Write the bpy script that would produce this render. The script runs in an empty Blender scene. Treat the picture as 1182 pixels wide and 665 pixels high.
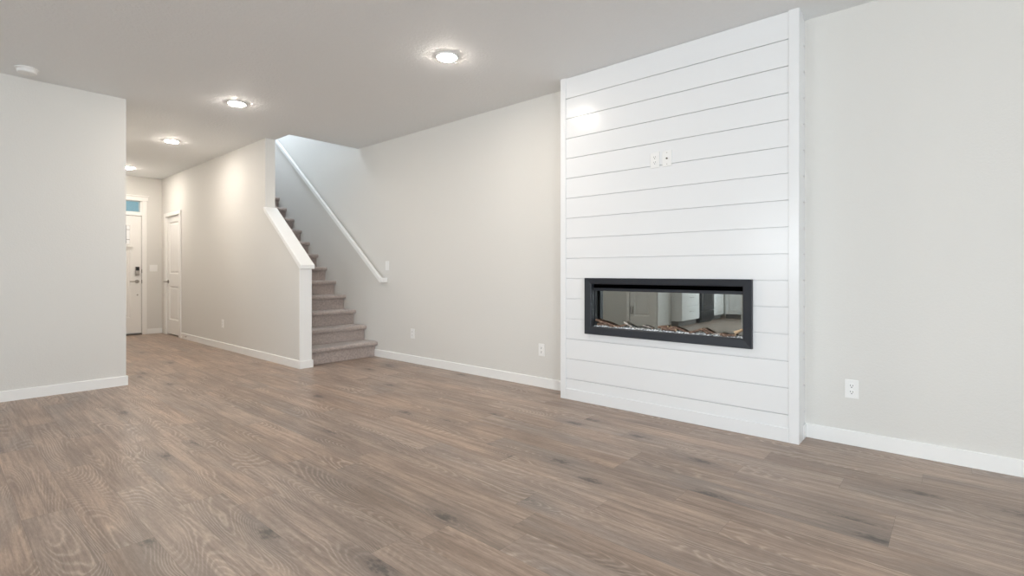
import bpy, bmesh, math, random
from mathutils import Vector, Matrix

random.seed(7)
S = bpy.context.scene
COL = S.collection
R = math.radians

# ------------------------------------------------------------------ camera
FPX, HORIZON = 586.0, 314.5
CAM_H = 1.08
YAW = math.atan(674 / 586)
cd = bpy.data.cameras.new('camera')
cam = bpy.data.objects.new('camera', cd)
COL.objects.link(cam)
cam.location = (0, 0, CAM_H)
cam.rotation_euler = (R(90), 0, -YAW)
cd.sensor_fit = 'HORIZONTAL'
cd.sensor_width = 36
cd.lens = 36 * FPX / 1182
cd.shift_y = (HORIZON - 332.5) / 1182
cd.clip_start = 0.05
S.camera = cam

# ------------------------------------------------------------------ world, exposure, large lights
S.view_settings.view_transform = 'Standard'
S.view_settings.look = 'None'
S.view_settings.gamma = 1.0
S.view_settings.use_curve_mapping = False
S.view_settings.exposure = 0.0
S.cycles.use_denoising = True
S.cycles.max_bounces = 12
S.cycles.diffuse_bounces = 7
S.cycles.glossy_bounces = 6
S.cycles.transparent_max_bounces = 12
S.cycles.sample_clamp_indirect = 8
S.cycles.caustics_reflective = False
S.cycles.caustics_refractive = False

W = bpy.data.worlds.new('world')
S.world = W
W.use_nodes = True
W.node_tree.nodes['Background'].inputs[0].default_value = (0.30, 0.55, 0.64, 1)
W.node_tree.nodes['Background'].inputs[1].default_value = 0.8

LAMP_STRENGTH = 310.0
LAMP_COLOR = (1.0, 0.905, 0.80)


def area(name, loc, rot, sx, sy, power, color):
    l = bpy.data.lights.new(name, 'AREA')
    l.shape = 'RECTANGLE'
    l.size, l.size_y = sx, sy
    l.energy = power
    l.color = color
    o = bpy.data.objects.new(name, l)
    o.location = loc
    o.rotation_euler = rot
    COL.objects.link(o)
    return o


DAY = (0.90, 0.95, 1.0)
# daylight standing outside each window opening, shining in and down as the sky does
area('daylight', (-2.6, -4.35, 1.75), (R(90 - 22), 0, 0), 2.2, 2.2, 460, DAY)
area('daylight', (0.6, -4.35, 1.75), (R(90 - 22), 0, 0), 2.2, 2.2, 110, DAY)
area('daylight', (-6.35, -1.4, 1.6), (0, R(-90 + 22), 0), 2.4, 2.8, 455, DAY)
area('daylight', (-6.2, 2.6, 1.9), (0, R(-90 + 22), 0), 1.4, 2.0, 230, DAY)
# added low lamp outside, aimed up to brighten the ceiling like ground bounce
area('daylight', (-1.0, -4.6, 0.25), (R(90 + 28), 0, 0), 4.5, 0.9, 150, DAY)
# window upstairs beside the stairwell
area('daylight', (2.60, 7.9, 4.75), (0, R(-90 + 12), 0), 1.5, 2.2, 138, (0.80, 0.88, 1.0))


# ------------------------------------------------------------------ materials
def mat(name, color, rough=0.5, metal=0.0, spec=0.5):
    m = bpy.data.materials.new(name)
    m.use_nodes = True
    b = m.node_tree.nodes['Principled BSDF']
    b.inputs['Base Color'].default_value = (*color, 1)
    b.inputs['Roughness'].default_value = rough
    b.inputs['Metallic'].default_value = metal
    b.inputs['Specular IOR Level'].default_value = spec
    return m


class NT:
    """small helper to write node graphs"""
    def __init__(self, m):
        self.t = m.node_tree
        self.b = self.t.nodes['Principled BSDF']

    def n(self, kind, **kw):
        x = self.t.nodes.new(kind)
        for k, v in kw.items():
            setattr(x, k, v)
        return x

    def l(self, a, b):
        self.t.links.new(a, b)

    def put(self, sock, v):
        if isinstance(v, bpy.types.NodeSocket):
            self.l(v, sock)
        else:
            sock.default_value = v

    def math(self, op, a, b=0.0, c=0.0):
        x = self.n('ShaderNodeMath', operation=op)
        for i, v in enumerate((a, b, c)):
            self.put(x.inputs[i], v)
        return x.outputs[0]

    def xyz(self, x, y, z):
        c = self.n('ShaderNodeCombineXYZ')
        for i, v in enumerate((x, y, z)):
            self.put(c.inputs[i], v)
        return c.outputs[0]

    def noise(self, vec, scale, detail=2.0, rough=0.5):
        x = self.n('ShaderNodeTexNoise')
        self.put(x.inputs['Vector'], vec)
        x.inputs['Scale'].default_value = scale
        x.inputs['Detail'].default_value = detail
        x.inputs['Roughness'].default_value = rough
        return x.outputs[0]

    def ramp(self, fac, stops):
        x = self.n('ShaderNodeValToRGB')
        self.put(x.inputs[0], fac)
        e = x.color_ramp.elements
        while len(e) < len(stops):
            e.new(0.5)
        for el, (p, c) in zip(e, stops):
            el.position = p
            el.color = (*c, 1) if len(c) == 3 else c
        return x.outputs[0]

    def mix(self, fac, a, b, mode='MIX'):
        x = self.n('ShaderNodeMix', data_type='RGBA', blend_type=mode)
        self.put(x.inputs[0], fac)
        self.put(x.inputs[6], a if isinstance(a, bpy.types.NodeSocket) else (*a, 1))
        self.put(x.inputs[7], b if isinstance(b, bpy.types.NodeSocket) else (*b, 1))
        return x.outputs[2]

    def bump(self, h, strength, dist):
        x = self.n('ShaderNodeBump')
        x.inputs['Strength'].default_value = strength
        x.inputs['Distance'].default_value = dist
        self.l(h, x.inputs['Height'])
        self.l(x.outputs[0], self.b.inputs['Normal'])

    def pos(self):
        return self.n('ShaderNodeNewGeometry').outputs['Position']


def textured_paint(name, color, rough, scale, strength, dist, detail=3.0):
    m = mat(name, color, rough, spec=0.35)
    t = NT(m)
    t.bump(t.noise(t.pos(), scale, detail, 0.55), strength, dist)
    return m


M = {}
M['wall'] = textured_paint('greige_wall_paint', (0.70, 0.689, 0.661), 0.62, 90, 0.25, 0.004)
M['ceiling'] = textured_paint('ceiling_paint', (0.825, 0.842, 0.85), 0.75, 42, 0.5, 0.008)
M['trim'] = mat('white_trim_paint', (0.86, 0.86, 0.85), 0.35)
M['shiplap'] = mat('white_shiplap_paint', (0.80, 0.81, 0.82), 0.22, spec=0.28)
M['door'] = mat('white_door_paint', (0.84, 0.83, 0.81), 0.4)
M['plastic'] = mat('white_plastic', (0.84, 0.84, 0.83), 0.35)
M['slot'] = mat('dark_slot', (0.05, 0.05, 0.05), 0.6)
M['black_metal'] = mat('charcoal_powder_coated_metal', (0.024, 0.027, 0.034), 0.45, spec=0.35)
M['black'] = mat('black_vent', (0.001, 0.001, 0.0012), 0.9, spec=0.0)
M['firebox'] = mat('firebox_lining', (0.030, 0.032, 0.036), 0.5)
M['nickel'] = mat('brushed_nickel', (0.42, 0.39, 0.36), 0.35, 1.0)
M['keypad'] = mat('keypad_black', (0.02, 0.02, 0.022), 0.25)
M['dark_bronze'] = mat('dark_strike_metal', (0.16, 0.14, 0.12), 0.4, 0.8)
M['cabinet'] = mat('white_cabinet_paint', (0.78, 0.78, 0.77), 0.4)
M['kick'] = mat('toe_kick', (0.20, 0.19, 0.18), 0.6)
M['quartz'] = mat('pale_quartz', (0.7, 0.69, 0.67), 0.25)
M['steel'] = mat('black_stainless', (0.055, 0.057, 0.06), 0.3, 0.6)
M['oven_glass'] = mat('oven_glass', (0.012, 0.012, 0.014), 0.08)
M['frosted'] = mat('frosted_door_glass', (0.88, 0.9, 0.92), 0.5)

# lens of the ceiling lamps
m = mat('lit_lamp_lens', (1, 1, 1), 0.5)
b = m.node_tree.nodes['Principled BSDF']
b.inputs['Emission Color'].default_value = (*LAMP_COLOR, 1)
b.inputs['Emission Strength'].default_value = LAMP_STRENGTH
M['lens'] = m


def thin_glass(name, reflect, tint, gloss_tint, rough=0.0):
    m = bpy.data.materials.new(name)
    m.use_nodes = True
    t = m.node_tree
    t.nodes.remove(t.nodes['Principled BSDF'])
    out = t.nodes['Material Output']
    tr = t.nodes.new('ShaderNodeBsdfTransparent')
    tr.inputs[0].default_value = (*tint, 1)
    gl = t.nodes.new('ShaderNodeBsdfGlossy')
    gl.inputs['Color'].default_value = (*gloss_tint, 1)
    gl.inputs['Roughness'].default_value = rough
    mx = t.nodes.new('ShaderNodeMixShader')
    mx.inputs[0].default_value = reflect
    t.links.new(tr.outputs[0], mx.inputs[1])
    t.links.new(gl.outputs[0], mx.inputs[2])
    t.links.new(mx.outputs[0], out.inputs[0])
    return m


M['fire_glass'] = thin_glass('coated_fireplace_glass', 0.42, (0.95, 0.95, 0.95), (0.90, 0.97, 0.95))
M['window_glass'] = thin_glass('clear_window_glass', 0.06, (0.97, 0.98, 0.98), (1, 1, 1))

# plank floor -------------------------------------------------------
m = mat('oak_plank_floor', (0.25, 0.18, 0.13), 0.4, spec=0.4)
t = NT(m)
sep = t.n('ShaderNodeSeparateXYZ')
t.l(t.pos(), sep.inputs[0])
X, Y = sep.outputs[0], sep.outputs[1]
PW, PL = 0.170, 1.22
xs = t.math('DIVIDE', t.math('ADD', X, 119 * 0.17 - 0.775), PW)
row = t.math('FLOOR', xs)
wn = t.n('ShaderNodeTexWhiteNoise', noise_dimensions='1D')
t.l(row, wn.inputs['W'])
ys = t.math('ADD', t.math('DIVIDE', t.math('ADD', Y, 30.0), PL), wn.outputs['Value'])
colm = t.math('FLOOR', ys)
wid = t.n('ShaderNodeTexWhiteNoise', noise_dimensions='2D')
t.l(t.xyz(row, colm, 0.0), wid.inputs['Vector'])
rid = wid.outputs['Value']
sepc = t.n('ShaderNodeSeparateColor')
t.l(wid.outputs['Color'], sepc.inputs[0])
ra, rb, rc = sepc.outputs[0], sepc.outputs[1], sepc.outputs[2]
off = t.math('MULTIPLY', rid, 37.0)
off2 = t.math('MULTIPLY', rb, 23.0)
gx, gy = t.math('ADD', X, off), t.math('ADD', Y, off2)


def sstep(v, a, b, lo=0.0, hi=1.0):
    k = t.n('ShaderNodeMapRange', interpolation_type='SMOOTHSTEP')
    t.l(v, k.inputs[0])
    for i, q in enumerate((a, b, lo, hi)):
        k.inputs[i + 1].default_value = q
    return k.outputs[0]


# knots: sparse cells of a stretched voronoi
vor = t.n('ShaderNodeTexVoronoi', feature='F1', distance='EUCLIDEAN', voronoi_dimensions='2D')
t.l(t.xyz(t.math('MULTIPLY', gx, 3.0), t.math('MULTIPLY', gy, 1.15), 0.0), vor.inputs['Vector'])
vor.inputs['Scale'].default_value = 1.0
kd = vor.outputs['Distance']
ksel = t.n('ShaderNodeSeparateColor')
t.l(vor.outputs['Color'], ksel.inputs[0])
has = t.math('GREATER_THAN', ksel.outputs[0], 0.62)
kj = t.math('ADD', kd, t.math('MULTIPLY', t.math('SUBTRACT', t.noise(t.xyz(t.math('MULTIPLY', gx, 2.4), gy, 0.0), 24, 4, 0.65), 0.5), 0.30))
knot = t.math('MULTIPLY', sstep(kj, 0.0, 0.125, 1.0, 0.0), has)
halo_f = t.math('MULTIPLY', sstep(kd, 0.03, 0.42, 1.0, 0.0), has)
# growth rings: contour lines of a stretched smooth field, bent round the knots
field = t.noise(t.xyz(t.math('MULTIPLY', gx, 5.0), t.math('MULTIPLY', gy, 0.80), off), 1.0, 0.6, 0.35)
field = t.math('ADD', field, t.math('MULTIPLY', halo_f, 0.17))
jit = t.noise(t.xyz(t.math('MULTIPLY', gx, 55), t.math('MULTIPLY', gy, 22), off), 1.0, 2.0)
ring = t.math('SINE', t.math('ADD', t.math('MULTIPLY', field, 270.0), t.math('MULTIPLY', jit, 3.6)))
ring = t.math('MULTIPLY_ADD', ring, 0.5, 0.5)
ring = t.math('POWER', ring, 2.6)
rpatch = sstep(t.noise(t.xyz(t.math('MULTIPLY', gx, 7.0), t.math('MULTIPLY', gy, 1.6), off2), 1.0, 1.0), 0.44, 0.62, 0.08, 1.0)
# long fibres
fib = t.noise(t.xyz(t.math('MULTIPLY', gx, 75), t.math('MULTIPLY', gy, 2.6), off), 1.0, 5.0, 0.68)
fib2 = t.noise(t.xyz(t.math('MULTIPLY', gx, 34), t.math('MULTIPLY', gy, 1.5), off2), 1.0, 4.0, 0.6)
cloud = t.noise(t.xyz(t.math('MULTIPLY', gx, 6.0), t.math('MULTIPLY', gy, 1.7), off2), 1.0, 3.0, 0.55)
grey = t.noise(t.xyz(t.math('MULTIPLY', gx, 4.0), t.math('MULTIPLY', gy, 1.2), off), 1.0, 2.0, 0.5)
base = t.ramp(cloud, [(0.30, (0.285, 0.212, 0.168)), (0.50, (0.390, 0.293, 0.232)), (0.72, (0.500, 0.375, 0.292))])
base = t.mix(sstep(grey, 0.52, 0.68, 0.0, 0.65), base, (0.275, 0.232, 0.205))
base = t.mix(sstep(fib2, 0.38, 0.68, 0.0, 0.62), base, (0.215, 0.158, 0.125))
rmask = t.math('MULTIPLY', t.math('MULTIPLY', ring, rpatch), t.math('MULTIPLY_ADD', rc, 0.30, 0.22))
base = t.mix(rmask, base, (0.580, 0.475, 0.395))
rdark = t.math('MULTIPLY', t.math('MULTIPLY', t.math('SUBTRACT', 1.0, ring), rpatch), 0.30)
base = t.mix(rdark, base, (0.170, 0.126, 0.100))
base = t.mix(sstep(fib, 0.44, 0.70, 0.0, 0.55), base, (0.185, 0.138, 0.110))
base = t.mix(sstep(fib, 0.26, 0.44, 0.35, 0.0), base, (0.560, 0.445, 0.360))
base = t.mix(t.math('MULTIPLY', halo_f, 0.42), base, (0.175, 0.148, 0.132))
base = t.mix(t.math('MULTIPLY', knot, 0.78), base, (0.066, 0.056, 0.052))
grain = t.noise(t.xyz(t.math('MULTIPLY', gx, 190), t.math('MULTIPLY', gy, 26), off), 1.0, 3.0, 0.7)
tone = t.math('MULTIPLY', t.math('MULTIPLY_ADD', ra, 0.18, 0.96), t.math('MULTIPLY_ADD', grain, 0.70, 0.65))
base = t.mix(1.0, base, t.xyz(tone, t.math('MULTIPLY', tone, t.math('MULTIPLY_ADD', rb, 0.06, 0.97)), t.math('MULTIPLY', tone, t.math('MULTIPLY_ADD', rb, 0.12, 0.94))), 'MULTIPLY')
# joints
fx, fy = t.math('FRACT', xs), t.math('FRACT', ys)
ex = t.math('MULTIPLY', t.math('MINIMUM', fx, t.math('SUBTRACT', 1.0, fx)), PW)
ey = t.math('MULTIPLY', t.math('MINIMUM', fy, t.math('SUBTRACT', 1.0, fy)), PL)
edge = t.math('MINIMUM', ex, ey)
joint = t.math('LESS_THAN', edge, 0.0009)
base = t.mix(t.math('MULTIPLY', joint, 0.40), base, (0.07, 0.055, 0.045))
t.l(base, t.b.inputs['Base Color'])
t.l(t.math('MULTIPLY_ADD', fib, 0.16, 0.30), t.b.inputs['Roughness'])
hgt = t.math('SUBTRACT', t.math('MULTIPLY', fib, 0.6), t.math('MULTIPLY', joint, 1.0))
t.bump(hgt, 0.22, 0.002)
M['floor'] = m

# carpet ------------------------------------------------------------
m = mat('taupe_carpet', (0.33, 0.27, 0.235), 0.95, spec=0.1)
t = NT(m)
p = t.pos()
n1 = t.noise(p, 230, 3, 0.7)
n2 = t.noise(p, 62, 4, 0.65)
c = t.ramp(n2, [(0.35, (0.43, 0.348, 0.315)), (0.65, (0.70, 0.588, 0.535))])
c = t.mix(t.math('MULTIPLY', n1, 0.5), c, (0.24, 0.195, 0.17))
t.l(c, t.b.inputs['Base Color'])
t.b.inputs['Sheen Weight'].default_value = 0.7
t.bump(t.math('ADD', n1, t.math('MULTIPLY', n2, 0.6)), 0.8, 0.012)
M['carpet'] = m

# driftwood -----------------------------------------------------------
m = mat('driftwood_bark', (0.16, 0.095, 0.065), 0.8)
t = NT(m)
tc = t.n('ShaderNodeTexCoord').outputs['Object']
mp = t.n('ShaderNodeMapping')
mp.inputs['Scale'].default_value = (6, 1.4, 6)
t.l(tc, mp.inputs[0])
n1 = t.noise(mp.outputs[0], 22, 4, 0.65)
t.l(t.ramp(n1, [(0.32, (0.045, 0.022, 0.015)), (0.5, (0.15, 0.088, 0.062)), (0.72, (0.50, 0.37, 0.27))]), t.b.inputs['Base Color'])
t.bump(n1, 0.6, 0.006)
M['bark'] = m
M['cutwood'] = mat('pale_cut_wood', (0.62, 0.46, 0.30), 0.8)
m = mat('grey_driftwood', (0.30, 0.28, 0.26), 0.8)
t = NT(m)
tc = t.n('ShaderNodeTexCoord').outputs['Object']
t.l(t.ramp(t.noise(tc, 40, 4, 0.6), [(0.35, (0.11, 0.09, 0.085)), (0.65, (0.50, 0.46, 0.42))]), t.b.inputs['Base Color'])
M['greywood'] = m
m = mat('clear_crystal', (0.85, 0.88, 0.90), 0.10, spec=0.9)
t = NT(m)
t.l(t.ramp(t.noise(t.pos(), 95, 1, 0.5), [(0.36, (0.10, 0.10, 0.105)), (0.50, (0.52, 0.54, 0.56)), (0.64, (0.90, 0.93, 0.95))]), t.b.inputs['Base Color'])  # noise paints sparkle and shaded gaps between crystals into the colour
M['crystal'] = m


# ------------------------------------------------------------------ builders
def link_mesh(name, bm, material, parent=None, bevel=0.0, smooth=False, segs=2):
    bmesh.ops.recalc_face_normals(bm, faces=bm.faces[:])
    me = bpy.data.meshes.new(name)
    bm.to_mesh(me)
    bm.free()
    me.materials.append(material)
    if smooth:
        for p in me.polygons:
            p.use_smooth = True
    o = bpy.data.objects.new(name, me)
    COL.objects.link(o)
    if parent is not None:
        o.parent = parent
    if bevel:
        md = o.modifiers.new('bevel', 'BEVEL')
        md.width = bevel
        md.segments = segs
        md.limit_method = 'ANGLE'
        md.angle_limit = R(40)
    return o


def box(bm, x0, x1, y0, y1, z0, z1):
    v = [bm.verts.new((x, y, z)) for x in (x0, x1) for y in (y0, y1) for z in (z0, z1)]
    for f in ((0, 1, 3, 2), (4, 6, 7, 5), (0, 4, 5, 1), (2, 3, 7, 6), (0, 2, 6, 4), (1, 5, 7, 3)):
        bm.faces.new([v[i] for i in f])
    return v


def boxes(*bs):
    bm = bmesh.new()
    for q in bs:
        box(bm, *q)
    return bm


def prism(bm, pts, axis, a0, a1):
    """extrude a closed 2D outline along an axis (0: outline in YZ, 1: in XZ, 2: in XY)"""
    def at(p, a):
        return ((a, p[0], p[1]), (p[0], a, p[1]), (p[0], p[1], a))[axis]
    A = [bm.verts.new(at(p, a0)) for p in pts]
    B = [bm.verts.new(at(p, a1)) for p in pts]
    n = len(pts)
    bm.faces.new(A)
    bm.faces.new(B[::-1])
    for i in range(n):
        bm.faces.new((A[i], A[(i + 1) % n], B[(i + 1) % n], B[i]))


def panel(axis, a0, a1, u, v, holes=()):
    """slab of thickness a0..a1 with rectangular openings, one clean shell.
    axis 0: u=Y v=Z; 1: u=X v=Z; 2: u=X v=Y"""
    us = sorted({u[0], u[1], *[q for h in holes for q in h[:2]]})
    vs = sorted({v[0], v[1], *[q for h in holes for q in h[2:]]})
    bm = bmesh.new()
    cache = {}

    def V(uu, vv, a):
        k = (uu, vv, a)
        if k not in cache:
            cache[k] = bm.verts.new(((a, uu, vv), (uu, a, vv), (uu, vv, a))[axis])
        return cache[k]

    def solid(i, j):
        if not (0 <= i < len(us) - 1 and 0 <= j < len(vs) - 1):
            return False
        cu, cv = (us[i] + us[i + 1]) / 2, (vs[j] + vs[j + 1]) / 2
        return not any(h[0] < cu < h[1] and h[2] < cv < h[3] for h in holes)

    for i in range(len(us) - 1):
        for j in range(len(vs) - 1):
            if not solid(i, j):
                continue
            q = [(us[i], vs[j]), (us[i + 1], vs[j]), (us[i + 1], vs[j + 1]), (us[i], vs[j + 1])]
            bm.faces.new([V(*c, a0) for c in q])
            bm.faces.new([V(*c, a1) for c in q[::-1]])
            for k, (di, dj) in enumerate(((0, -1), (1, 0), (0, 1), (-1, 0))):
                if not solid(i + di, j + dj):
                    c, d = q[k], q[(k + 1) % 4]
                    bm.faces.new((V(*c, a0), V(*c, a1), V(*d, a1), V(*d, a0)))
    return bm


def lathe(bm, prof, loc=(0, 0, 0), axis='Z', n=40):
    """prof: list of (radius, height)"""
    rings = []
    for r, h in prof:
        if r < 1e-6:
            pts = [(0, 0, h)]
        else:
            pts = [(r * math.cos(2 * math.pi * k / n), r * math.sin(2 * math.pi * k / n), h) for k in range(n)]
        out = []
        for p in pts:
            p = {'Z': p, 'Y': (p[0], p[2], p[1]), 'X': (p[2], p[0], p[1])}[axis]
            out.append(bm.verts.new((p[0] + loc[0], p[1] + loc[1], p[2] + loc[2])))
        rings.append(out)
    for a, b in zip(rings, rings[1:]):
        for k in range(n):
            A = [a[k % len(a)], a[(k + 1) % len(a)]]
            B = [b[(k + 1) % len(b)], b[k % len(b)]]
            f = []
            for q in A + B:
                if q not in f:
                    f.append(q)
            if len(f) >= 3:
                bm.faces.new(f)
    for e in (rings[0], rings[-1]):
        if len(e) > 2:
            bm.faces.new(e)


def tube(bm, path, radii, n=10, cap=True, wob=0.0):
    path = [Vector(p) for p in path]
    rings = []
    for i, p in enumerate(path):
        d = (path[min(i + 1, len(path) - 1)] - path[max(i - 1, 0)]).normalized()
        a = d.cross(Vector((1, 0, 0) if abs(d.x) < 0.8 else (0, 0, 1))).normalized()
        b = d.cross(a)
        ring = []
        for k in range(n):
            w = 1 + wob * (random.random() - 0.5)
            ang = 2 * math.pi * k / n
            ring.append(bm.verts.new(p + (a * math.cos(ang) + b * math.sin(ang)) * radii[i] * w))
        rings.append(ring)
    for a, b in zip(rings, rings[1:]):
        for k in range(n):
            bm.faces.new((a[k], a[(k + 1) % n], b[(k + 1) % n], b[k]))
    if cap:
        bm.faces.new(rings[0])
        bm.faces.new(rings[-1][::-1])
    return rings


def tag(o, label=None, cat=None, group=None, kind=None):
    if label:
        o['label'] = label
    if cat:
        o['category'] = cat
    if group:
        o['group'] = group
    if kind:
        o['kind'] = kind
    return o


def thing(name, loc, label, cat, rotz=0.0, group=None, kind=None):
    o = bpy.data.objects.new(name, None)
    o.empty_display_size = 0.05
    o.location = loc
    o.rotation_euler = (0, 0, rotz)
    COL.objects.link(o)
    return tag(o, label, cat, group, kind)


def struct(name, bm, material, label=None, bevel=0.0):
    o = link_mesh(name, bm, material, None, bevel)
    return tag(o, label, None, None, 'structure')


def dup(o, loc=None, rotz=None, parent=None, label=None, group=None):
    c = o.copy()
    COL.objects.link(c)
    if parent is not None:
        c.parent = parent
    if loc is not None:
        c.location = loc
    if rotz is not None:
        c.rotation_euler = (0, 0, rotz)
    if label:
        c['label'] = label
    if group:
        c['group'] = group
    for ch in list(o.children):
        dup(ch, parent=c)
    return c


# ------------------------------------------------------------------ dimensions
XL = 3.795                     # long wall
H = 2.74
YLW = 5.985                    # face of the wall at the left
YF = 10.65                     # entry wall
XH0, XH1 = 2.735, 2.855        # hall / stair wall
XB, YB = -5.6, -3.6            # walls behind the camera
T = 0.12
YOPEN = 6.04                   # front edge of stair opening

# ------------------------------------------------------------------ shell
struct('floor', panel(2, -0.12, 0.0, (XB - T, XL + T), (YB - T, YF + 0.3)), M['floor'], 'brown grey oak plank floor')
struct('ceiling', panel(2, H, H + 0.12, (XB - T, XL), (YB - T, YF), [(XH1, XL, YOPEN, YF)]), M['ceiling'], 'pale textured ceiling')
struct('wall_right', panel(0, XL, XL + T, (YB - T, YF + T), (0, 5.6)), M['wall'], 'long greige wall behind the fireplace and stairs')
struct('wall_left', panel(1, YLW, YLW + T, (-2.02, 1.245), (0, H)), M['wall'], 'greige wall at the left beside the hallway')
struct('wall_hall_left', panel(0, 1.125, 1.245, (YLW + T, YF), (0, H)), M['wall'])
DOORH = 2.06
struct('wall_hall_right', panel(0, XH0, XH1, (6.42, YF), (0, H), [(9.69, 10.39, -1, 2.06)]), M['wall'],
       'warm lit hallway wall with a closet door')
struct('wall_far', panel(1, YF, YF + T, (1.125, XL), (0, H), [(1.505, 2.455, -1, 2.345)]), M['wall'], 'entry wall with the front door')
CAP_S = 0.766


def cap_z(y):
    return 1.163 + CAP_S * (y - 5.47)


bm = bmesh.new()
prism(bm, [(5.53, 0), (6.42, 0), (6.42, cap_z(6.42) - 0.040), (5.53, cap_z(5.53) - 0.040)], 0, XH0, XH1)
struct('wall_stair_low', bm, M['wall'], 'low sloping wall beside the stairs')
# upper stairwell
struct('wall_upper_left', panel(0, XH0, XH1, (YOPEN - T, YF), (H + 0.12, 5.6), [(6.8, 9.0, 4.0, 5.4)]), M['wall'])
struct('wall_upper_front', panel(1, YOPEN - T, YOPEN, (XH1, XL), (H + 0.12, 5.6)), M['wall'])
struct('wall_upper_far', panel(1, YF, YF + T, (XH0, XL), (H + 0.0005, 5.6)), M['wall'])
struct('ceiling_upper', panel(2, 5.6, 5.72, (XH0, XL + T), (YOPEN - T, YF + T)), M['ceiling'])
# walls behind the camera
W1 = (-3.6, -1.6, 0.35, 2.35)
W2 = (-0.4, 1.6, 0.35, 2.35)
W3 = (-2.7, -0.1, 0.05, 2.25)
W4 = (1.7, 3.5, 1.1, 2.2)
struct('wall_front', panel(1, YB - T, YB, (XB - T, XL), (0, H), [W1, W2]), M['wall'])
struct('wall_back', panel(0, XB - T, XB, (YB, 4.68), (0, H), [W3, W4]), M['wall'])
struct('wall_kitchen', panel(1, 4.68, 4.80, (XB - T, -2.02), (0, H)), M['wall'])
struct('wall_pantry_side', panel(1, 4.29, 4.41, (-2.51, -2.02), (0, H)), M['wall'])
struct('wall_pantry', panel(0, -2.02, -1.9, (4.29, YLW), (0, H), [(4.375, 4.895, -1, 2.06)]), M['wall'])

# ------------------------------------------------------------------ baseboards
BH, BT = 0.090, 0.013


def base_profile(d):
    return [(0, 0), (d * BT, 0), (d * BT, BH - 0.004), (d * (BT - 0.004), BH), (0, BH)]


def base_along_y(name, x, d, y0, y1):
    bm = bmesh.new()
    prism(bm, [(x + a, z) for a, z in base_profile(d)], 1, y0, y1)
    return struct(name, bm, M['trim'])


def base_along_x(name, y, d, x0, x1):
    bm = bmesh.new()
    prism(bm, [(y + a, z) for a, z in base_profile(d)], 0, x0, x1)
    return struct(name, bm, M['trim'])


base_along_y('baseboard_right_of_fireplace', XL, -1, YB, 0.735)
base_along_y('baseboard_left_of_fireplace', XL, -1, 2.555, 5.645)
base_along_x('baseboard_left', YLW, -1, -1.9, 1.245 + BT)
base_along_y('baseboard_hall_left', 1.245, 1, YLW, YF)
base_along_y('baseboard_hall_right', XH0, -1, 5.53, 9.565)
base_along_x('baseboard_far', YF, -1, 2.512, XH0)
base_along_x('baseboard_front', YB, 1, XB, XL)

# cap, end board and base block of the low stair wall
bm = bmesh.new()
y0, y1 = 5.47, 6.42
prism(bm, [(y0, cap_z(y0)), (y0, cap_z(y0) - 0.042), (y0 + 0.03, cap_z(y0) - 0.042), (y1, cap_z(y1) - 0.042), (y1, cap_z(y1))], 0, 2.713, 2.879)
struct('trim_1', bm, M['trim'], 'white sloping cap on the low stair wall', 0.003)
bm = bmesh.new()
prism(bm, [(5.512, cap_z(5.512) - 0.043), (5.512, cap_z(5.512) - 0.066), (6.42, cap_z(6.42) - 0.068), (6.42, cap_z(6.42) - 0.043)], 0, 2.724, XH0)
struct('trim_2', bm, M['trim'])
struct('trim_3', boxes((2.727, 2.866, 5.512, 5.53, BH - 0.004, cap_z(5.512) - 0.044)), M['trim'], 'white board on the end of the low stair wall', 0.002)
struct('trim_4', boxes((2.722, 2.879, 5.499, 5.53, 0, BH - 0.004), (2.866, 2.879, 5.53, 5.635, 0, BH - 0.004)), M['trim'], None, 0.003)

# ------------------------------------------------------------------ stairs
RISE, RUN = 0.193, 0.2518
YR = 5.638


def step_mesh():
    """first step; its origin at the foot of its riser"""
    bm = bmesh.new()
    r, nose = 0.026, 0.055
    pts = [(0, 0.0), (0, RISE - 2 * r - 0.002), (-nose + r, RISE - 2 * r)]
    for k in range(1, 8):
        a = -math.pi / 2 - math.pi * k / 8
        pts.append((-nose + r + r * math.cos(a), RISE - r + r * math.sin(a)))
    pts += [(-nose + r, RISE), (RUN - 0.004, RISE), (RUN - 0.004, RISE - 0.02), (RUN - 0.004, 0.0)]
    prism(bm, pts, 0, XH1 + 0.004, XL - 0.004)
    return bm


stairs = thing('staircase', (3.325, YR, 0), 'straight staircase covered in taupe carpet rising behind the low wall', 'staircase')
st = link_mesh('step', step_mesh(), M['carpet'], stairs)
st.location = (-3.325, 0, 0)
for k in range(1, 15):
    q = st.copy()
    COL.objects.link(q)
    q.parent = stairs
    q.location = (-3.325, RUN * k, RISE * k)
struct('floor_upper', panel(2, 2.862, RISE * 16, (XH1, XL), (YR + RUN * 15, YF)), M['carpet'])

# handrail
rail = thing('handrail', (XL, 5.40, 0.93), 'white square handrail climbing the wall above the carpeted stairs', 'handrail')


def rz(y):
    return 3.197 - 0.770 * (8.286 - y)


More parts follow.
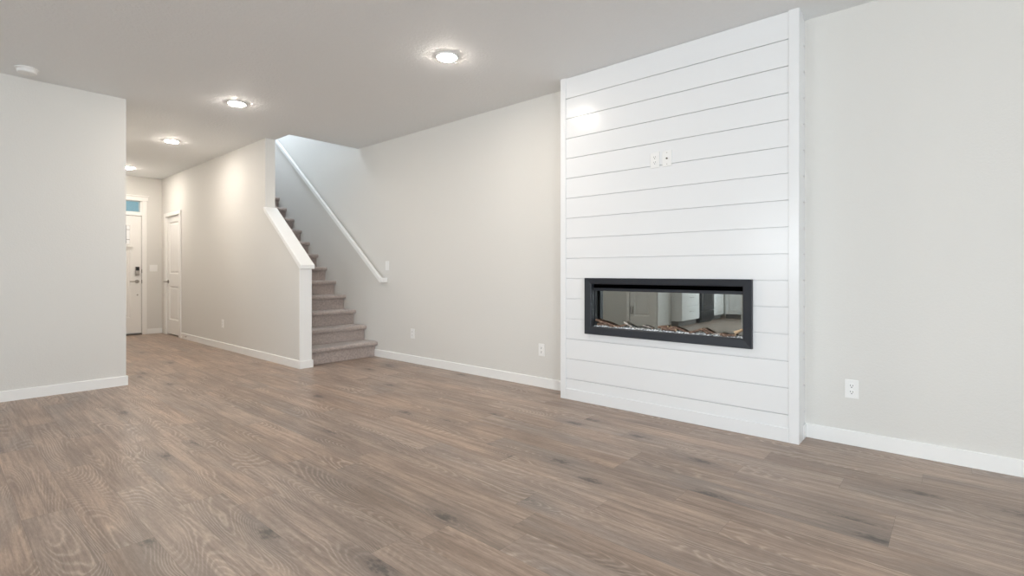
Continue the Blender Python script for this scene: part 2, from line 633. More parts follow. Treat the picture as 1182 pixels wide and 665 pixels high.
ya, yb = 5.415, 9.30
bm = bmesh.new()
prism(bm, [(ya - 5.40, rz(ya) + 0.030 - 0.93), (ya - 5.40, rz(ya) - 0.030 - 0.93), (yb - 5.40, rz(yb) - 0.030 - 0.93), (yb - 5.40, rz(yb) + 0.030 - 0.93)],
      0, 3.70 - XL, 3.738 - XL)
link_mesh('rail', bm, M['trim'], rail, 0.0025)
for yy, s in ((5.395, -1), (yb, 1)):
    z = rz(ya if s < 0 else yb) - 0.93
    link_mesh('wall_return', boxes((3.70 - XL, -0.001, yy - 5.40 - 0.022, yy - 5.40 + 0.022, z - 0.030, z + 0.026)), M['trim'], rail, 0.004)
for yy in (8.60, 9.05):
    bm = bmesh.new()
    z = rz(yy) - 0.93
    tube(bm, [(-0.002, yy - 5.40, z - 0.09), (-0.05, yy - 5.40, z - 0.085), (3.72 - XL, yy - 5.40, z - 0.028)], [0.008] * 3, 10)
    lathe(bm, [(0.026, -0.001), (0.026, -0.008), (0.02, -0.012), (0, -0.012)], (0, yy - 5.40, z - 0.09), 'X', 20)
    o = link_mesh('bracket', bm, M['nickel'], rail, 0, True)

# ------------------------------------------------------------------ shiplap chimney breast
FX = 3.578
FY0, FY1 = 0.735, 2.555
fp = thing('fireplace_surround', (XL, 1.645, 0), 'white shiplap chimney breast standing out from the greige wall', 'fireplace surround')


def local(bm, root):
    bmesh.ops.translate(bm, verts=bm.verts[:], vec=-Vector(root.location))
    return bm


HOLE = (1.03, 2.27, 0.600, 1.010)
PITCH, ZTOP = 0.1706, 2.563
lines = [ZTOP - PITCH * k for k in range(15)]
edges = [H] + lines + [0.02]
rows = [(edges[i + 1], edges[i]) for i in range(len(edges) - 1)]
G = 0.0022
bm = bmesh.new()
for z0, z1 in rows:
    a, b_ = z0 + G, z1 - G
    ys0, ys1 = FY0 + 0.012, FY1 - 0.012
    if b_ <= HOLE[2] or a >= HOLE[3]:
        box(bm, FX + 0.005, FX + 0.020, ys0, ys1, a, b_)
    else:
        box(bm, FX + 0.005, FX + 0.020, ys0, HOLE[0], a, b_)
        box(bm, FX + 0.005, FX + 0.020, HOLE[1], ys1, a, b_)
        if a < HOLE[2]:
            box(bm, FX + 0.005, FX + 0.020, HOLE[0], HOLE[1], a, HOLE[2])
        if b_ > HOLE[3]:
            box(bm, FX + 0.005, FX + 0.020, HOLE[0], HOLE[1], HOLE[3], b_)
link_mesh('front_shiplap', local(bm, fp), M['shiplap'], fp, 0.0012, segs=1)
link_mesh('front_backing', local(panel(0, FX + 0.0201, FX + 0.032, (FY0 + 0.012, FY1 - 0.012), (0, H), [HOLE]), fp), M['shiplap'], fp)
for name, ya_, yb_, yb2 in (('side_shiplap', FY0 + 0.004, FY0 + 0.018, FY0 + 0.028), ('side_shiplap', FY1 - 0.018, FY1 - 0.004, FY1 - 0.028)):
    bm = bmesh.new()
    for z0, z1 in rows:
        box(bm, FX + 0.033, XL - 0.0005, ya_, yb_, z0 + 0.004, z1 - 0.004)
    box(bm, FX + 0.033, XL - 0.0005, min(yb2, yb_ if yb2 > yb_ else ya_), max(yb2, yb_ if yb2 > yb_ else ya_), 0, H)
    link_mesh(name, local(bm, fp), M['shiplap'], fp)
for ya_, yb_, yc, yd in ((FY0 - 0.006, 0.788, FY0 - 0.006, FY0 + 0.004), (2.502, FY1 + 0.0, FY1 - 0.004, FY1)):
    bm = boxes((FX - 0.003, FX + 0.005, ya_, yb_, 0, H), (FX + 0.005, 3.70, yc, yd, 0, H))
    link_mesh('corner_board', local(bm, fp), M['shiplap'], fp, 0.0015, segs=1)
link_mesh('base_board', local(boxes((FX - 0.003, FX + 0.005, 0.7885, 2.5015, 0, 0.091)), fp), M['shiplap'], fp, 0.003)
link_mesh('side_base_board', local(boxes((3.7005, XL - 0.014, FY0 - 0.008, FY0 + 0.004, 0, 0.091)), fp), M['shiplap'], fp, 0.003)

# electric fireplace ---------------------------------------------------
ef = thing('electric_fireplace', (FX, 1.65, 0.80), 'wide black framed electric fireplace set into the white shiplap', 'fireplace')
O = (1.001, 2.299, 0.574, 1.034)
I = (1.060, 2.239, 0.635, 0.984)
bm = bmesh.new()
xf, xe, xi = FX - 0.026, FX + 0.0045, FX + 0.028


def rect(r, x, g=0.0):
    return [bm.verts.new((x, y, z)) for y, z in ((r[0] + g, r[2] + g), (r[1] - g, r[2] + g), (r[1] - g, r[3] - g), (r[0] + g, r[3] - g))]


loops = [rect(O, xe), rect(O, xf + 0.004), rect(O, xf, 0.004), rect(I, xf + 0.006, -0.006), rect(I, xf + 0.012), rect(I, xi)]
for A, B in zip(loops, loops[1:]):
    for k in range(4):
        bm.faces.new((A[k], A[(k + 1) % 4], B[(k + 1) % 4], B[k]))
link_mesh('frame', local(bm, ef), M['black_metal'], ef)
XP = FX + 0.024
XS = FX + 0.076                 # dark glass screen behind the tray
link_mesh('heater_vent', local(boxes((XP + 0.020, XP + 0.03, I[0] - 0.02, I[1] + 0.02, 0.951, 1.0)), ef), M['black'], ef)
link_mesh('glass_rail', local(boxes((XP - 0.008, XP + 0.006, I[0] - 0.004, I[1] + 0.004, 0.930, 0.953),
                                    (XS - 0.004, XS + 0.006, 2.252, 2.2585, 0.622, 0.930),
                                    (XS - 0.004, XS + 0.006, 1.0415, 1.048, 0.622, 0.930)), ef), M['black_metal'], ef, 0.002)
bm = bmesh.new()
fb = (FX + 0.033, XL - 0.008)
y0, y1, z0, z1 = 1.035, 2.265, 0.607, 1.002
th = 0.006
box(bm, fb[1] - th, fb[1], y0, y1, z0, z1)
box(bm, fb[0], fb[1] - th, y0, y0 + th, z0, z1)
box(bm, fb[0], fb[1] - th, y1 - th, y1, z0, z1)
box(bm, fb[0], fb[1] - th, y0 + th, y1 - th, z0, z0 + th)
box(bm, fb[0], fb[1] - th, y0 + th, y1 - th, z1 - th, z1)
link_mesh('firebox', local(bm, ef), M['firebox'], ef)
link_mesh('glass_pane', local(boxes((XS + 0.001, XS + 0.003, 1.0485, 2.2515, 0.6145, 0.9955)), ef), M['fire_glass'], ef)

# added fill light, unseen behind the top rail, brightening the crystals and sticks
lb = bpy.data.lights.new('added_fill_light', 'AREA')
lb.shape = 'RECTANGLE'
lb.size, lb.size_y = 1.14, 0.012
lb.energy = 1.1
lb.color = (1.0, 0.95, 0.88)
lo = bpy.data.objects.new('added_fill_light', lb)
lo.parent = ef
lo.rotation_euler = (0, 0, R(90))
lo.location = (0.064, 0, 0.190)
COL.objects.link(lo)

# ember bed of crystals
bm = bmesh.new()
box(bm, FX + 0.034, XS - 0.004, 1.043, 2.257, 0.6135, 0.626)
for i in range(900):
    x, y = random.uniform(FX + 0.042, XS - 0.016), random.uniform(1.055, 2.245)
    s = random.uniform(0.006, 0.013)
    z = 0.626 + random.uniform(0.0, 0.014)
    mt = Matrix.Translation((x, y, z)) @ Matrix.Rotation(random.random() * 6.28, 4, Vector((random.random() - .5, random.random() - .5, random.random() - .5)).normalized()) @ Matrix.Diagonal((s, s * random.uniform(.6, 1), s * random.uniform(.5, .9), 1))
    bmesh.ops.create_icosphere(bm, subdivisions=1, radius=1.0, matrix=mt)
tag(link_mesh('crystal_bed', bm, M['crystal']), 'bed of clear glass crystals along the bottom of the electric fireplace', 'crystals', None, 'stuff')

# driftwood sticks lying on the crystals: (points (y, z), radius, grey?, label)
LOGS = [
    ([(2.252, 0.684), (2.20, 0.668), (2.15, 0.662), (2.082, 0.643)], 0.011, 0, 'brown driftwood stick at the far left end of the fireplace, pale cut end raised'),
    ([(2.235, 0.648), (2.17, 0.652), (2.10, 0.637)], 0.012, 0, 'short brown driftwood stick lying under the leftmost raised stick'),
    ([(2.10, 0.636), (2.03, 0.641), (1.979, 0.662)], 0.010, 0, 'brown driftwood stick rising to meet the pale leaning stick'),
    ([(1.992, 0.680), (1.94, 0.655), (1.888, 0.630)], 0.008, 1, 'pale straight driftwood stick leaning down left of centre'),
    ([(1.825, 0.664), (1.79, 0.660), (1.752, 0.648)], 0.006, 1, 'thin grey driftwood twig lying alone near the centre of the fireplace'),
    ([(1.700, 0.662), (1.66, 0.667), (1.625, 0.672)], 0.010, 0, 'stubby brown driftwood stick at the centre with a pale hollow end'),
    ([(1.672, 0.652), (1.62, 0.650), (1.560, 0.649)], 0.013, 0, 'thick dark driftwood stick at the centre under the stubby one'),
    ([(1.61, 0.662), (1.575, 0.671), (1.52, 0.656), (1.466, 0.632)], 0.008, 0, 'brown driftwood stick sloping down right of centre'),
    ([(1.486, 0.631), (1.43, 0.647), (1.368, 0.672)], 0.0085, 0, 'tan driftwood stick sloping up to the right like a roof side'),
    ([(1.372, 0.669), (1.345, 0.655), (1.318, 0.638)], 0.009, 0, 'dark driftwood stick sloping down from the roof shaped peak'),
    ([(1.352, 0.675), (1.31, 0.656), (1.268, 0.639)], 0.007, 0, 'slim brown driftwood stick behind the roof shaped peak'),
    ([(1.286, 0.640), (1.262, 0.645), (1.240, 0.646)], 0.008, 1, 'short pale driftwood chip beside the long bottom stick on the right'),
    ([(1.238, 0.642), (1.19, 0.637), (1.136, 0.646)], 0.012, 0, 'thick brown driftwood stick lying level near the right end'),
    ([(1.140, 0.662), (1.115, 0.674), (1.090, 0.687)], 0.011, 2, 'pale tan driftwood stick pointing up at the far right end'),
]
for i, (pts, rad, kind, lab) in enumerate(LOGS):
    xc = FX + 0.046 + 0.004 * ((i * 5) % 3)
    k = xc / 3.66
    P = [(xc + 0.004 * math.sin(j * 2.1 + i), y * k, CAM_H + (z - CAM_H) * k) for j, (y, z) in enumerate(pts)]
    c = Vector(P[len(P) // 2])
    dense = []
    for a, b_ in zip(P, P[1:]):
        for s in range(4):
            dense.append(Vector(a).lerp(Vector(b_), s / 4) + Vector((0, 0, 0.0018 * (random.random() - .5))))
    dense.append(Vector(P[-1]))
    dense = [q - c for q in dense]
    rr = [rad * (1.05 - 0.30 * j / (len(dense) - 1)) * random.uniform(0.9, 1.1) for j in range(len(dense))]
    root = thing('driftwood_stick', c, lab, 'driftwood', 0, 'driftwood sticks in the fireplace')
    bm = bmesh.new()
    tube(bm, dense, rr, 9, False, 0.22)
    link_mesh('bark', bm, (M['bark'], M['greywood'], M['cutwood'])[kind], root, 0, True)
    for e, n_ in ((0, 1), (-1, -2)):
        d = (dense[e] - dense[n_]).normalized()
        bm = bmesh.new()
        tube(bm, [dense[e] - d * 0.001, dense[e] + d * 0.0015], [rr[e] * 1.02, rr[e] * 0.85], 9)
        link_mesh('cut_end', bm, M['cutwood'], root)


# ------------------------------------------------------------------ outlets and switches (built facing -Y, back on the XZ plane)
def rounded_plate(w, h, d, name, root, material=None):
    bm = boxes((-w / 2, w / 2, -d, -0.0004, -h / 2, h / 2))
    return link_mesh(name, bm, material or M['plastic'], root, 0.0022)


def duplex(loc, rotz, label, group):
    r = thing('electrical_outlet', loc, label, 'outlet', rotz, group)
    rounded_plate(0.072, 0.116, 0.006, 'cover_plate', r)
    for z in (0.0195, -0.0195):
        bm = bmesh.new()
        pts = []
        for k in range(24):
            a = 2 * math.pi * k / 24
            pts.append((0.0172 * math.cos(a), max(-0.0142, min(0.0142, 0.0172 * math.sin(a))) + z))
        prism(bm, pts, 1, -0.0085, -0.0061)
        rc_ = link_mesh('receptacle', bm, M['plastic'], r)
        bm = boxes((-0.0078, -0.0052, -0.0089, -0.0086, z - 0.001, z + 0.0085), (0.0052, 0.0078, -0.0089, -0.0086, z - 0.001, z + 0.0085))
        lathe(bm, [(0.0032, -0.0086), (0.0032, -0.0090)], (0, 0, z - 0.0078), 'Y', 12)
        link_mesh('slots', bm, M['slot'], rc_)
    bm = bmesh.new()
    lathe(bm, [(0.003, -0.0061), (0.003, -0.0072)], (0, 0, 0), 'Y', 12)
    link_mesh('screw', bm, M['plastic'], r)
    return r


ROT_L = R(-90)     # faces -X
GO = 'duplex outlets low on the walls'
o1 = duplex((XL, 0.480, 0.350), ROT_L, 'white duplex outlet on the bare wall right of the shiplap', GO)
dup(o1, (XL, 2.927, 0.350), label='white duplex outlet on the long wall just left of the shiplap', group=GO)
dup(o1, (XL, 4.868, 0.350), label='white duplex outlet on the long wall near the foot of the stairs', group=GO)
dup(o1, (XH0, 7.796, 0.357), label='white duplex outlet low on the warm hallway wall', group=GO)
dup(o1, (FX + 0.0045, 1.690, 1.922), label='white duplex outlet high on the shiplap above the fireplace')['group'] = 'plates on the shiplap'
cx = thing('cable_outlet', (FX + 0.0045, 1.595, 1.922), 'white cable plate with one dark socket high on the shiplap', 'outlet', ROT_L, 'plates on the shiplap')
rounded_plate(0.072, 0.116, 0.006, 'cover_plate', cx)
bm = bmesh.new()
lathe(bm, [(0.0062, -0.0061), (0.0062, -0.013), (0.004, -0.013), (0.004, -0.008), (0, -0.008)], (0, 0, 0), 'Y', 16)
link_mesh('socket', bm, M['dark_bronze'], cx, 0, False)
for z in (0.042, -0.042):
    bm = bmesh.new()
    lathe(bm, [(0.003, -0.0061), (0.003, -0.0072)], (0, 0, z), 'Y', 12)
    link_mesh('screw', bm, M['nickel'], cx)


def rocker_switch(loc, rotz, label, gangs):
    r = thing('light_switch', loc, label, 'light switch', rotz)
    rounded_plate(0.072 + 0.046 * (gangs - 1), 0.116, 0.006, 'cover_plate', r)
    for g in range(gangs):
        x = (g - (gangs - 1) / 2) * 0.046
        bm = bmesh.new()
        prism(bm, [(-0.0061, -0.033), (-0.0075, -0.033), (-0.0105, 0.033), (-0.0061, 0.033)], 0, x - 0.0165, x + 0.0165)
        link_mesh('rocker', bm, M['plastic'], r, 0.001)
    return r


rocker_switch((XL, 5.377, 1.165), ROT_L, 'white single switch on the wall above the lower end of the handrail', 1)
rocker_switch((2.608, YF, 1.156), 0, 'white double switch plate beside the front door', 2)


# ------------------------------------------------------------------ ceiling lights, smoke alarm
def ceiling_light(loc, label, group):
    r = thing('ceiling_light', loc, label, 'ceiling light', 0, group)
    bm = bmesh.new()
    lathe(bm, [(0.090, -0.0004), (0.090, -0.004), (0.083, -0.0105), (0.074, -0.0115), (0.073, -0.005), (0.073, -0.0004)], n=48)
    link_mesh('trim_ring', bm, M['plastic'], r, 0, True)
    bm = bmesh.new()
    lathe(bm, [(0.0725, -0.005), (0.0725, -0.0115), (0.066, -0.0165), (0.050, -0.0205), (0.025, -0.023), (0, -0.0235)], n=48)
    link_mesh('lens', bm, M['lens'], r, 0, True)
    return r


GL = 'round ceiling lights'
l1 = ceiling_light((2.615, 2.935, H), 'lit round ceiling light nearest the shiplap fireplace', GL)
dup(l1, (1.986, 5.299, H), label='lit round ceiling light in front of the stair opening, second from the fireplace')
dup(l1, (2.014, 7.438, H), label='lit round ceiling light midway along the hallway ceiling')
dup(l1, (2.071, 9.821, H), label='lit round ceiling light half hidden by the left wall near the front door')

sm = thing('smoke_alarm', (0.527, 5.690, H), 'round white smoke alarm on the ceiling by the left wall', 'smoke alarm')
bm = bmesh.new()
lathe(bm, [(0.074, -0.0004), (0.074, -0.009), (0.071, -0.010), (0, -0.010)], n=44)
link_mesh('mounting_base', bm, M['plastic'], sm, 0, False)
bm = bmesh.new()
lathe(bm, [(0.066, -0.0102), (0.066, -0.016), (0.063, -0.018), (0.062, -0.034), (0.056, -0.040), (0.03, -0.042), (0, -0.042)], n=44)
o = link_mesh('cover', bm, M['plastic'], sm, 0.001)
bm = bmesh.new()
lathe(bm, [(0.011, -0.0422), (0.011, -0.044), (0, -0.044)], (0.02, -0.03, 0), n=20)
link_mesh('test_button', bm, M['trim'], sm)


# ------------------------------------------------------------------ doors
def panel_slab(bm, w, h, th, panels, sink=0.010):
    """slab in XZ facing -Y, front at y=0, with sunk and raised panels"""
    us = sorted({0, w, *[q for p in panels for q in p[:2]]})
    vs = sorted({0, h, *[q for p in panels for q in p[2:]]})
    for i in range(len(us) - 1):
        for j in range(len(vs) - 1):
            cu, cv = (us[i] + us[i + 1]) / 2, (vs[j] + vs[j + 1]) / 2
            if any(p[0] < cu < p[1] and p[2] < cv < p[3] for p in panels):
                continue
            bm.faces.new([bm.verts.new((u, 0, v)) for u, v in ((us[i], vs[j]), (us[i + 1], vs[j]), (us[i + 1], vs[j + 1]), (us[i], vs[j + 1]))])
    for u0, u1, v0, v1 in panels:
        def ring(g, y):
            return [bm.verts.new((u, y, v)) for u, v in ((u0 + g, v0 + g), (u1 - g, v0 + g), (u1 - g, v1 - g), (u0 + g, v1 - g))]
        L = [ring(0, 0), ring(0.012, sink), ring(0.030, sink), ring(0.048, sink * 0.35)]
        for A, B in zip(L, L[1:]):
            for k in range(4):
                bm.faces.new((A[k], A[(k + 1) % 4], B[(k + 1) % 4], B[k]))
        bm.faces.new(L[-1])
    bmesh.ops.remove_doubles(bm, verts=bm.verts[:], dist=1e-5)
    # edges and back
    B = [bm.verts.new(p) for p in ((0, th, 0), (w, th, 0), (w, th, h), (0, th, h))]
    F = [bm.verts.new(p) for p in ((0, 0, 0), (w, 0, 0), (w, 0, h), (0, 0, h))]
    bm.faces.new(B)
    for k in range(4):
        bm.faces.new((F[k], F[(k + 1) % 4], B[(k + 1) % 4], B[k]))


def lever(root, x, z, d, y0=0.0):
    h = None
    bm = bmesh.new()
    lathe(bm, [(0.031, y0), (0.031, y0 - 0.007), (0.026, y0 - 0.012), (0, y0 - 0.012)], (x, 0, z), 'Y', 28)
    h = link_mesh('lever_rose', bm, M['nickel'], root)
    bm = bmesh.new()
    tube(bm, [(x, y0 - 0.010, z), (x, y0 - 0.045, z), (x + d * 0.012, y0 - 0.052, z), (x + d * 0.05, y0 - 0.053, z), (x + d * 0.112, y0 - 0.050, z)],
         [0.010, 0.010, 0.0095, 0.009, 0.007], 12)
    link_mesh('lever_handle', bm, M['nickel'], h, 0, True)


# front door: hinge side hidden behind the left wall
d1 = thing('door_1', (1.525, YF + 0.02, 0), 'white front door with a keypad lock at the end of the hallway', None, 0, None, 'structure')
bm = bmesh.new()
panel_slab(bm, 0.910, 2.028, 0.044, [(0.155, 0.425, 0.27, 1.44), (0.485, 0.755, 0.27, 1.44)], 0.010)
bmesh.ops.translate(bm, verts=bm.verts[:], vec=(0, 0, 0.030))
link_mesh('door_slab', bm, M['door'], d1)
link_mesh('lite_frame', boxes((0.12, 0.765, -0.012, 0.0, 1.555, 1.575), (0.12, 0.765, -0.012, 0, 1.885, 1.905), (0.12, 0.14, -0.012, 0, 1.575, 1.885), (0.745, 0.765, -0.012, 0, 1.575, 1.885),
                              (0.330, 0.345, -0.012, 0, 1.575, 1.885), (0.535, 0.550, -0.012, 0, 1.575, 1.885), (0.09, 0.795, -0.022, 0, 1.515, 1.545)), M['door'], d1, 0.002)
for x0, x1 in ((0.1405, 0.3295), (0.3455, 0.5345), (0.5505, 0.7445)):
    g = link_mesh('lite_glass', boxes((x0, x1, -0.004, -0.0005, 1.5755, 1.8845)), M['frosted'], d1)
    xm = (x0 + x1) / 2
    link_mesh('lead_strip', boxes((xm + 0.045, xm + 0.051, -0.006, -0.0042, 1.576, 1.884), (x0, xm + 0.0449, -0.006, -0.0042, 1.64, 1.646), (xm + 0.0511, x1, -0.006, -0.0042, 1.64, 1.646),
                                  (x0, xm + 0.0449, -0.006, -0.0042, 1.81, 1.816), (xm + 0.0511, x1, -0.006, -0.0042, 1.81, 1.816)), M['dark_bronze'], g)
lever(d1, 0.848, 0.923, -1)
kp = link_mesh('keypad_lock', boxes((0.820, 0.882, -0.026, -0.0005, 1.030, 1.180)), M['nickel'], d1, 0.006)
link_mesh('keypad_screen', boxes((0.826, 0.876, -0.030, -0.0262, 1.112, 1.174)), M['keypad'], kp, 0.003)
bm = bmesh.new()
lathe(bm, [(0.016, -0.0262), (0.016, -0.034), (0.012, -0.037), (0, -0.037)], (0.851, 0, 1.068), 'Y', 24)
link_mesh('thumb_turn', bm, M['nickel'], kp)
bm = bmesh.new()
lathe(bm, [(0.012, -0.0005), (0.012, -0.006), (0.006, -0.009), (0, -0.009)], (0.855, 0, 0.690), 'Y', 20)
link_mesh('peg', bm, M['nickel'], d1)
link_mesh('threshold', boxes((-0.018, 0.928, -0.03, 0.098, 0.0002, 0.022)), M['dark_bronze'], d1)
link_mesh('jamb', boxes((-0.0195, -0.004, -0.0195, 0.0995, 0.024, 2.064), (0.914, 0.9295, -0.0195, 0.0995, 0.024, 2.064), (-0.0195, 0.9295, -0.0195, 0.0995, 2.064, 2.100)), M['door'], d1)
link_mesh('gap_shade_strip', boxes((-0.004, 0.0, 0.012, 0.05, 0.024, 2.062), (0.910, 0.914, 0.012, 0.05, 0.024, 2.062), (0.0, 0.91, 0.012, 0.05, 2.058, 2.062)), M['black'], d1)  # near-black strips paint the shade of the gap round the slab
for z in (1.105, 0.922):
    link_mesh('strike_plate', boxes((0.9135, 0.934, -0.0325, -0.006, z - 0.032, z + 0.032)), M['dark_bronze'], d1, 0.002)
link_mesh('casing', boxes((0.916, 0.985, -0.034, -0.0201, 0, 2.320), (-0.075, -0.006, -0.034, -0.0201, 0, 2.320), (-0.09, 1.0, -0.040, -0.0201, 2.3205, 2.392),
                          (-0.105, 1.012, -0.052, -0.0201, 2.3925, 2.412)), M['door'], d1, 0.002)
w1 = thing('window_1', (1.525, YF + 0.02, 2.10), 'narrow transom window above the front door', None, 0, None, 'structure')
link_mesh('window_frame', boxes((-0.0195, 0.9295, -0.010, 0.0995, 0.0005, 0.028), (-0.0195, 0.9295, -0.010, 0.0995, 0.212, 0.2445), (-0.0195, 0.02, -0.010, 0.0995, 0.0285, 0.2115),
                                (0.892, 0.9295, -0.010, 0.0995, 0.0285, 0.2115)), M['door'], w1, 0.002)
link_mesh('glass', boxes((0.0205, 0.8915, 0.03, 0.034, 0.029, 0.211)), M['window_glass'], w1)

# closet door in the hallway wall (faces -X)
d2 = thing('door_2', (XH0 + 0.015, 10.384, 0), 'white two panel closet door in the warm hallway wall', None, ROT_L, None, 'structure')
SW = 0.688
bm = bmesh.new()
panel_slab(bm, SW, 2.030, 0.035, [(0.10, SW - 0.10, 0.245, 0.825), (0.10, SW - 0.10, 1.035, 1.925)], 0.018)
bmesh.ops.translate(bm, verts=bm.verts[:], vec=(0, 0, 0.020))
link_mesh('door_slab', bm, M['door'], d2)
lever(d2, 0.060, 0.920, -1)
for z in (1.82, 1.03, 0.26):
    bm = bmesh.new()
    lathe(bm, [(0.007, z - 0.045), (0.007, z + 0.045)], (SW + 0.001, -0.008, 0), 'Z', 12)
    link_mesh('hinge', bm, M['nickel'], d2)
link_mesh('casing', boxes((-0.090, -0.006, -0.030, -0.0151, 0, 2.046), (SW + 0.0105, SW + 0.110, -0.030, -0.0151, 0, 2.046), (-0.093, SW + 0.116, -0.033, -0.0151, 2.0465, 2.108)), M['door'], d2, 0.002)
link_mesh('jamb', boxes((-0.0055, -0.003, -0.0145, 0.10, 0, 2.056), (SW + 0.0025, SW + 0.0055, -0.0145, 0.10, 0, 2.056)), M['door'], d2)
link_mesh('closet_back', boxes((-0.0055, SW + 0.0055, 0.08, 0.10, 0.0, 2.056)), M['slot'], d2)

# door stop on the hallway baseboard
ds = thing('door_stop', (XH0 - BT, 9.30, 0.048), 'small spring door stop on the hallway baseboard', 'door stop')
bm = bmesh.new()
lathe(bm, [(0.012, -0.0005), (0.012, -0.006), (0.006, -0.008), (0.006, -0.06), (0.005, -0.062), (0, -0.062)], (0, 0, 0), 'X', 16)
link_mesh('spring', bm, M['nickel'], ds, 0, True)
bm = bmesh.new()
lathe(bm, [(0.008, -0.0625), (0.009, -0.072), (0, -0.076)], (0, 0, 0), 'X', 16)
link_mesh('bumper', bm, M['plastic'], ds, 0, True)

# pantry door behind the camera, seen in the fireplace glass (faces +X)
d3 = thing('door_3', (-1.9 - 0.015, 4.382, 0), 'white panel door reflected in the fireplace glass', None, R(90), None, 'structure')
bm = bmesh.new()
panel_slab(bm, 0.506, 2.030, 0.035, [(0.09, 0.416, 0.20, 0.82), (0.09, 0.416, 1.03, 1.92)], 0.012)
bmesh.ops.translate(bm, verts=bm.verts[:], vec=(0, 0, 0.020))
link_mesh('door_slab', bm, M['door'], d3)
for x in (0.43, 0.475):
    bm = bmesh.new()
    tube(bm, [(x, 0, 0.26), (x, -0.03, 0.26), (x, -0.03, 0.40), (x, 0, 0.40)], [0.006] * 4, 8)
    link_mesh('pull_handle', bm, M['dark_bronze'], d3)
link_mesh('casing', boxes((-0.065, -0.009, -0.030, -0.0151, 0, 2.046), (0.515, 0.575, -0.030, -0.0151, 0, 2.046), (-0.08, 0.59, -0.03, -0.0151, 2.0465, 2.12)), M['door'], d3, 0.002)


# ------------------------------------------------------------------ windows behind the camera
def window_y(name, w, y):
    r = thing(name, (w[0], y, w[2]), None, None, 0, None, 'structure')
    a, c = w[1] - w[0], w[3] - w[2]
    f = 0.05
    link_mesh('window_frame', boxes((0, a, -0.1, -0.02, 0, f), (0, a, -0.1, -0.02, c - f, c), (0, f, -0.1, -0.02, f, c - f), (a - f, a, -0.1, -0.02, f, c - f),
                                    (a / 2 - 0.03, a / 2 + 0.03, -0.1, -0.02, f, c - f)), M['trim'], r)
    link_mesh('glass', boxes((f, a / 2 - 0.03, -0.062, -0.058, f, c - f)), M['window_glass'], r)
    link_mesh('glass', boxes((a / 2 + 0.03, a - f, -0.062, -0.058, f, c - f)), M['window_glass'], r)
    return r


def window_x(name, w, x):
    r = window_y(name, (0, w[1] - w[0], 0, w[3] - w[2]), 0)
    r.location = (x, w[1], w[2])
    r.rotation_euler = (0, 0, R(-90))
    return r


window_y('window_2', W1, YB)
window_y('window_3', W2, YB)
window_x('window_4', W3, XB)
window_x('window_5', W4, XB)
wu = window_x('window_6', (6.8, 9.0, 4.0, 5.4), XH1)


# ------------------------------------------------------------------ kitchen seen in the fireplace glass
def handle_bar(root, x0, x1, y, z):
    bm = bmesh.new()
    tube(bm, [(x0, y, z), (x0, y - 0.03, z), (x1, y - 0.03, z), (x1, y, z)], [0.006] * 4, 8)
    return link_mesh('pull', bm, M['nickel'], root)


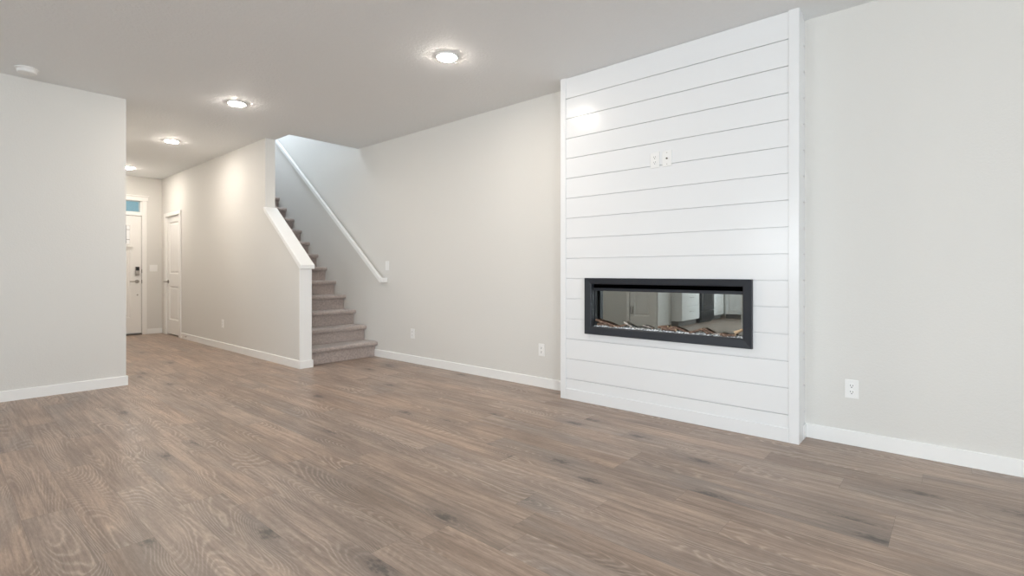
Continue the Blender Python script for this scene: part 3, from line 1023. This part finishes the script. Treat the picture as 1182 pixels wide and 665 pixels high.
def base_cabinet(loc, rotz, w, drawers, label, depth=0.60):
    """faces -Y at y=0, left end at x=0"""
    r = thing('base_cabinet', loc, label, 'kitchen cabinet', rotz, 'white kitchen base cabinets')
    link_mesh('carcass', boxes((0, w, 0.022, depth, 0.10, 0.87)), M['cabinet'], r)
    link_mesh('toe_kick', boxes((0, w, 0.075, depth, 0.0, 0.0995)), M['kick'], r)
    if drawers:
        z = 0.108
        for h in (0.28, 0.28, 0.185):
            d = link_mesh('drawer', boxes((0.004, w - 0.004, 0.0, 0.0215, z, z + h)), M['cabinet'], r, 0.002)
            handle_bar(d, w / 2 - 0.08, w / 2 + 0.08, 0.0, z + h * 0.62)
            z += h + 0.006
    else:
        n = max(1, round(w / 0.45))
        for i in range(n):
            x0, x1 = i * w / n + 0.004, (i + 1) * w / n - 0.004
            bm = bmesh.new()
            panel_slab(bm, x1 - x0, 0.755, 0.0215, [(0.055, x1 - x0 - 0.055, 0.055, 0.70)], 0.006)
            bmesh.ops.translate(bm, verts=bm.verts[:], vec=(x0, 0, 0.108))
            link_mesh('cabinet_door', bm, M['cabinet'], r)
    return r


YC = 4.07
base_cabinet((-3.446, YC, 0), 0, 0.930, True, 'white drawer cabinet reflected in the fireplace glass beside the dark range', 0.219)
base_cabinet((-4.95, YC, 0), 0, 0.735, False, 'white corner cabinet reflected in the fireplace glass right of the dark range')
base_cabinet((-4.985, 2.2, 0), R(90), 1.86, False, 'long white cabinet run reflected at the right of the fireplace glass')
for (a, b_) in (((-3.45, -2.512, YC - 0.02, 4.288)), None), ((( -4.96, -4.212, YC - 0.02, 4.678)), None):
    tag(link_mesh('worktop', boxes((*a, 0.8705, 0.905)), M['quartz'], None, 0.003),
        'pale worktop on the drawer cabinet' if a[0] > -4 else 'pale worktop on the corner cabinet', 'worktop')
rg = thing('range_cooker', (-4.208, 4.03, 0), 'dark kitchen range reflected in the fireplace glass', 'range')
link_mesh('body', boxes((0, 0.756, 0.03, 0.64, 0.03, 0.91)), M['steel'], rg, 0.003)
od = link_mesh('oven_door', boxes((0.006, 0.750, 0.0, 0.029, 0.255, 0.78)), M['steel'], rg, 0.004)
link_mesh('oven_window', boxes((0.12, 0.636, -0.002, -0.0002, 0.36, 0.66)), M['oven_glass'], od)
handle_bar(od, 0.06, 0.696, 0.0, 0.735)
link_mesh('bottom_drawer', boxes((0.006, 0.750, 0.0, 0.029, 0.06, 0.245)), M['steel'], rg, 0.004)
link_mesh('control_panel', boxes((0.006, 0.750, 0.0, 0.029, 0.79, 0.90)), M['steel'], rg, 0.004)
link_mesh('foot', boxes((0.03, 0.726, 0.06, 0.60, 0.0, 0.0295)), M['slot'], rg)
isl = thing('kitchen_island', (-2.35, 1.6, 0), 'white kitchen island reflected at the right edge of the fireplace glass', 'kitchen island')
link_mesh('carcass', boxes((-0.5, 0.5, -1.15, 1.15, 0.0, 0.87)), M['cabinet'], isl)
link_mesh('island_top', boxes((-0.55, 0.55, -1.2, 1.2, 0.8705, 0.91)), M['quartz'], isl, 0.004)
